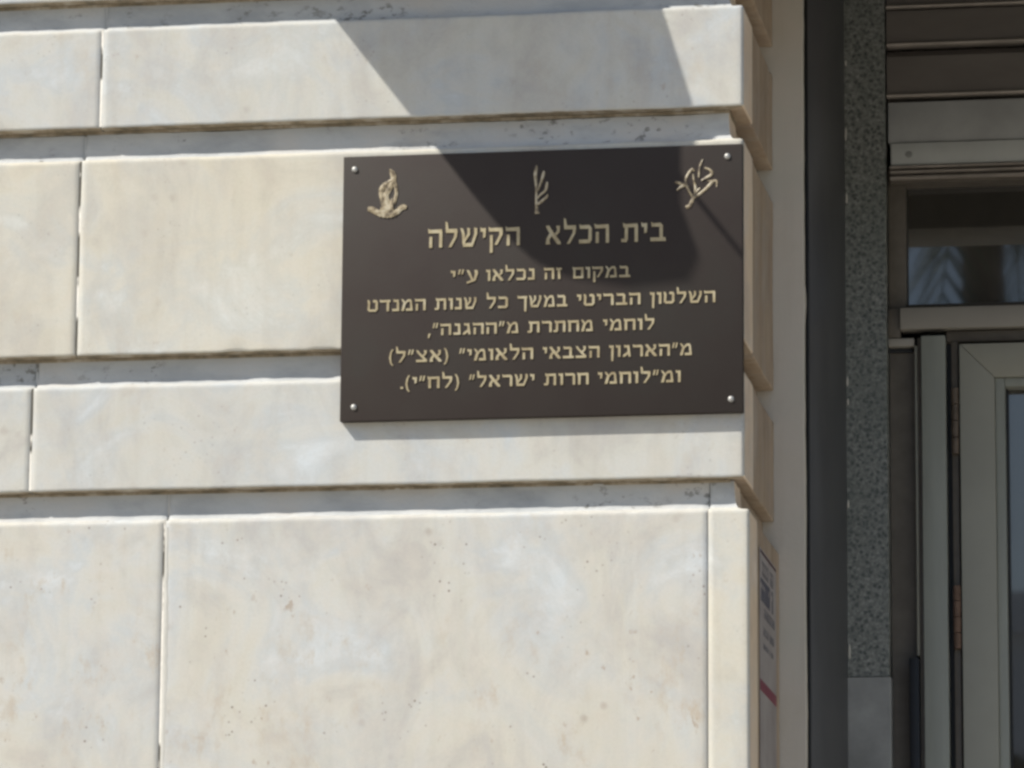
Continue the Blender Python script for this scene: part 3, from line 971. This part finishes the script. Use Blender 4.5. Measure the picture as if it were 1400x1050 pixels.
for i in range(n):
    for j in range(14):
        k = (j + 1) % 14
        fs.append((i * 14 + j, i * 14 + k, (i + 1) * 14 + k, (i + 1) * 14 + j))
fs.append(tuple(n * 14 + j for j in range(14)))
link('trunk', mesh_from('trunk', vs, fs, True, 50), pt, M['bark'])
top = Vector((.15 * math.sin(2), 0, HT))
rp = random.Random(11)
def frond(az_, el_, L, droop, mat, name='frond', lw=.024, N_=30, ls=1.0):
    vs, fs = [], []
    p = top.copy()
    d_ = Vector((math.cos(az_) * math.cos(el_), math.sin(az_) * math.cos(el_), math.sin(el_)))
    side = Vector((-math.sin(az_), math.cos(az_), 0))
    stp = L / N_
    for i in range(N_):
        t = i / N_
        d_.z -= droop / N_ * (1 + t)
        d_.normalize()
        q = p + d_ * stp
        up = side.cross(d_).normalized()
        w_ = .025 * (1 - t) + .006
        b0 = len(vs)
        vs += [p - side * w_, p + side * w_, q + side * w_, q - side * w_]
        fs.append((b0, b0 + 1, b0 + 2, b0 + 3))
        if t > .12:
            ll = .62 * math.sin(math.pi * min(1, (t - .05) * .95)) ** .6 + .08
            for s in (-1, 1):
                dirr = (side * s * .75 + d_ * .75 - up * (-.15 + .2 * rp.random()) + Vector((0, 0, -.25 - .3 * rp.random()))).normalized()
                ll *= ls
                e = p + dirr * ll * (.85 + .3 * rp.random())
                mid = p + dirr * ll * .45
                wv = d_ * lw
                b0 = len(vs)
                vs += [p - wv * .5, mid - wv, e + Vector((0, 0, -.06)), mid + wv, p + wv * .5]
                fs.append((b0, b0 + 1, b0 + 2, b0 + 3, b0 + 4))
        p = q
    me = bpy.data.meshes.new(name)
    me.from_pydata([tuple(v) for v in vs], [], fs)
    link(name, me, pt, mat)
for i in range(26):
    az_ = i * 2.39996 + rp.uniform(-.15, .15)
    e_ = 1.2 - 1.55 * (i / 25)
    frond(az_, e_, rp.uniform(2.4, 3.0), 1.0 + .8 * (i / 25), M['frond'])
frond(math.pi * .62, -1.22, 2.9, .20, M['frond'], lw=.045, N_=15, ls=1.15)
frond(math.pi * .30, -1.0, 2.2, .30, M['frond'])
for i in range(6):
    frond(i * 1.05 + .6, -1.2 - rp.random() * .2, rp.uniform(1.0, 1.6), .6, M['deadfrond'], 'dry_frond')

def tree(x, y, h, cr, lab, seed):
    t = thing('street_tree', lab, 'tree', (x, y, GZ), 'trees across the street')
    r_ = random.Random(seed)
    vs, fs = [], []
    for i in range(9):
        k = i / 8
        rr = .22 * (1 - .6 * k)
        for j in range(10):
            a = j / 10 * 2 * math.pi
            vs.append((math.cos(a) * rr + .2 * math.sin(k * 3 + seed), math.sin(a) * rr, k * h * .65))
    for i in range(8):
        for j in range(10):
            k = (j + 1) % 10
            fs.append((i * 10 + j, i * 10 + k, (i + 1) * 10 + k, (i + 1) * 10 + j))
    link('trunk', mesh_from('trunk', vs, fs, True, 50), t, M['bark'])
    vs, fs = [], []
    cl_ = []
    for i in range(36):
        v = Vector((r_.gauss(0, 1), r_.gauss(0, 1), r_.gauss(0, .8))).normalized() * r_.random() ** .5
        cl_.append((Vector((v.x * cr, v.y * cr, h * .72 + v.z * h * .27)), r_.uniform(.5, .95)))
    for i in range(5200):
        c_, q = r_.choice(cl_)
        v = Vector((r_.gauss(0, 1), r_.gauss(0, 1), r_.gauss(0, 1))).normalized() * q * r_.uniform(.6, 1)
        p = c_ + v
        a = Vector((r_.gauss(0, 1), r_.gauss(0, 1), r_.gauss(0, 1))).normalized()
        b = a.orthogonal().normalized()
        sz = r_.uniform(.12, .20)
        b0 = len(vs)
        vs += [p - a * sz, p + b * sz * .5, p + a * sz, p - b * sz * .5]
        fs.append((b0, b0 + 1, b0 + 2, b0 + 3))
    me = bpy.data.meshes.new('crown')
    me.from_pydata([tuple(v) for v in vs], [], fs)
    link('crown', me, t, M['leaf'])
tree(-5.0, -36, 6.6, 2.6, 'bushy dark tree across the street left of the palm', 1)
tree(-.6, -37, 6.9, 2.8, 'bushy dark tree across the street just behind the palm', 2)
tree(4.2, -36, 6.3, 2.6, 'bushy dark tree across the street right of the palm', 3)
bl = thing('street_building', 'plain pale flat roofed building across the street behind the trees', 'building', (0, -50, GZ))
bw = simple('render_wall', (.60, .66, .74), .8, .2, var=.06, scale=.6)
box('wall', (-16, -60, GZ), (14, -48, GZ + 9.6), bw, bl, bev=0)
box('roof_parapet', (-16.2, -60.2, GZ + 9.6), (14.2, -47.8, GZ + 10.1), bw, bl, bev=0)
for i in range(9):
    for j in range(3):
        box('window', (-14.5 + i * 3.2, -48.02, GZ + 1.2 + j * 3), (-13.2 + i * 3.2, -47.96, GZ + 2.7 + j * 3), M['blackmetal'], bl, bev=0)
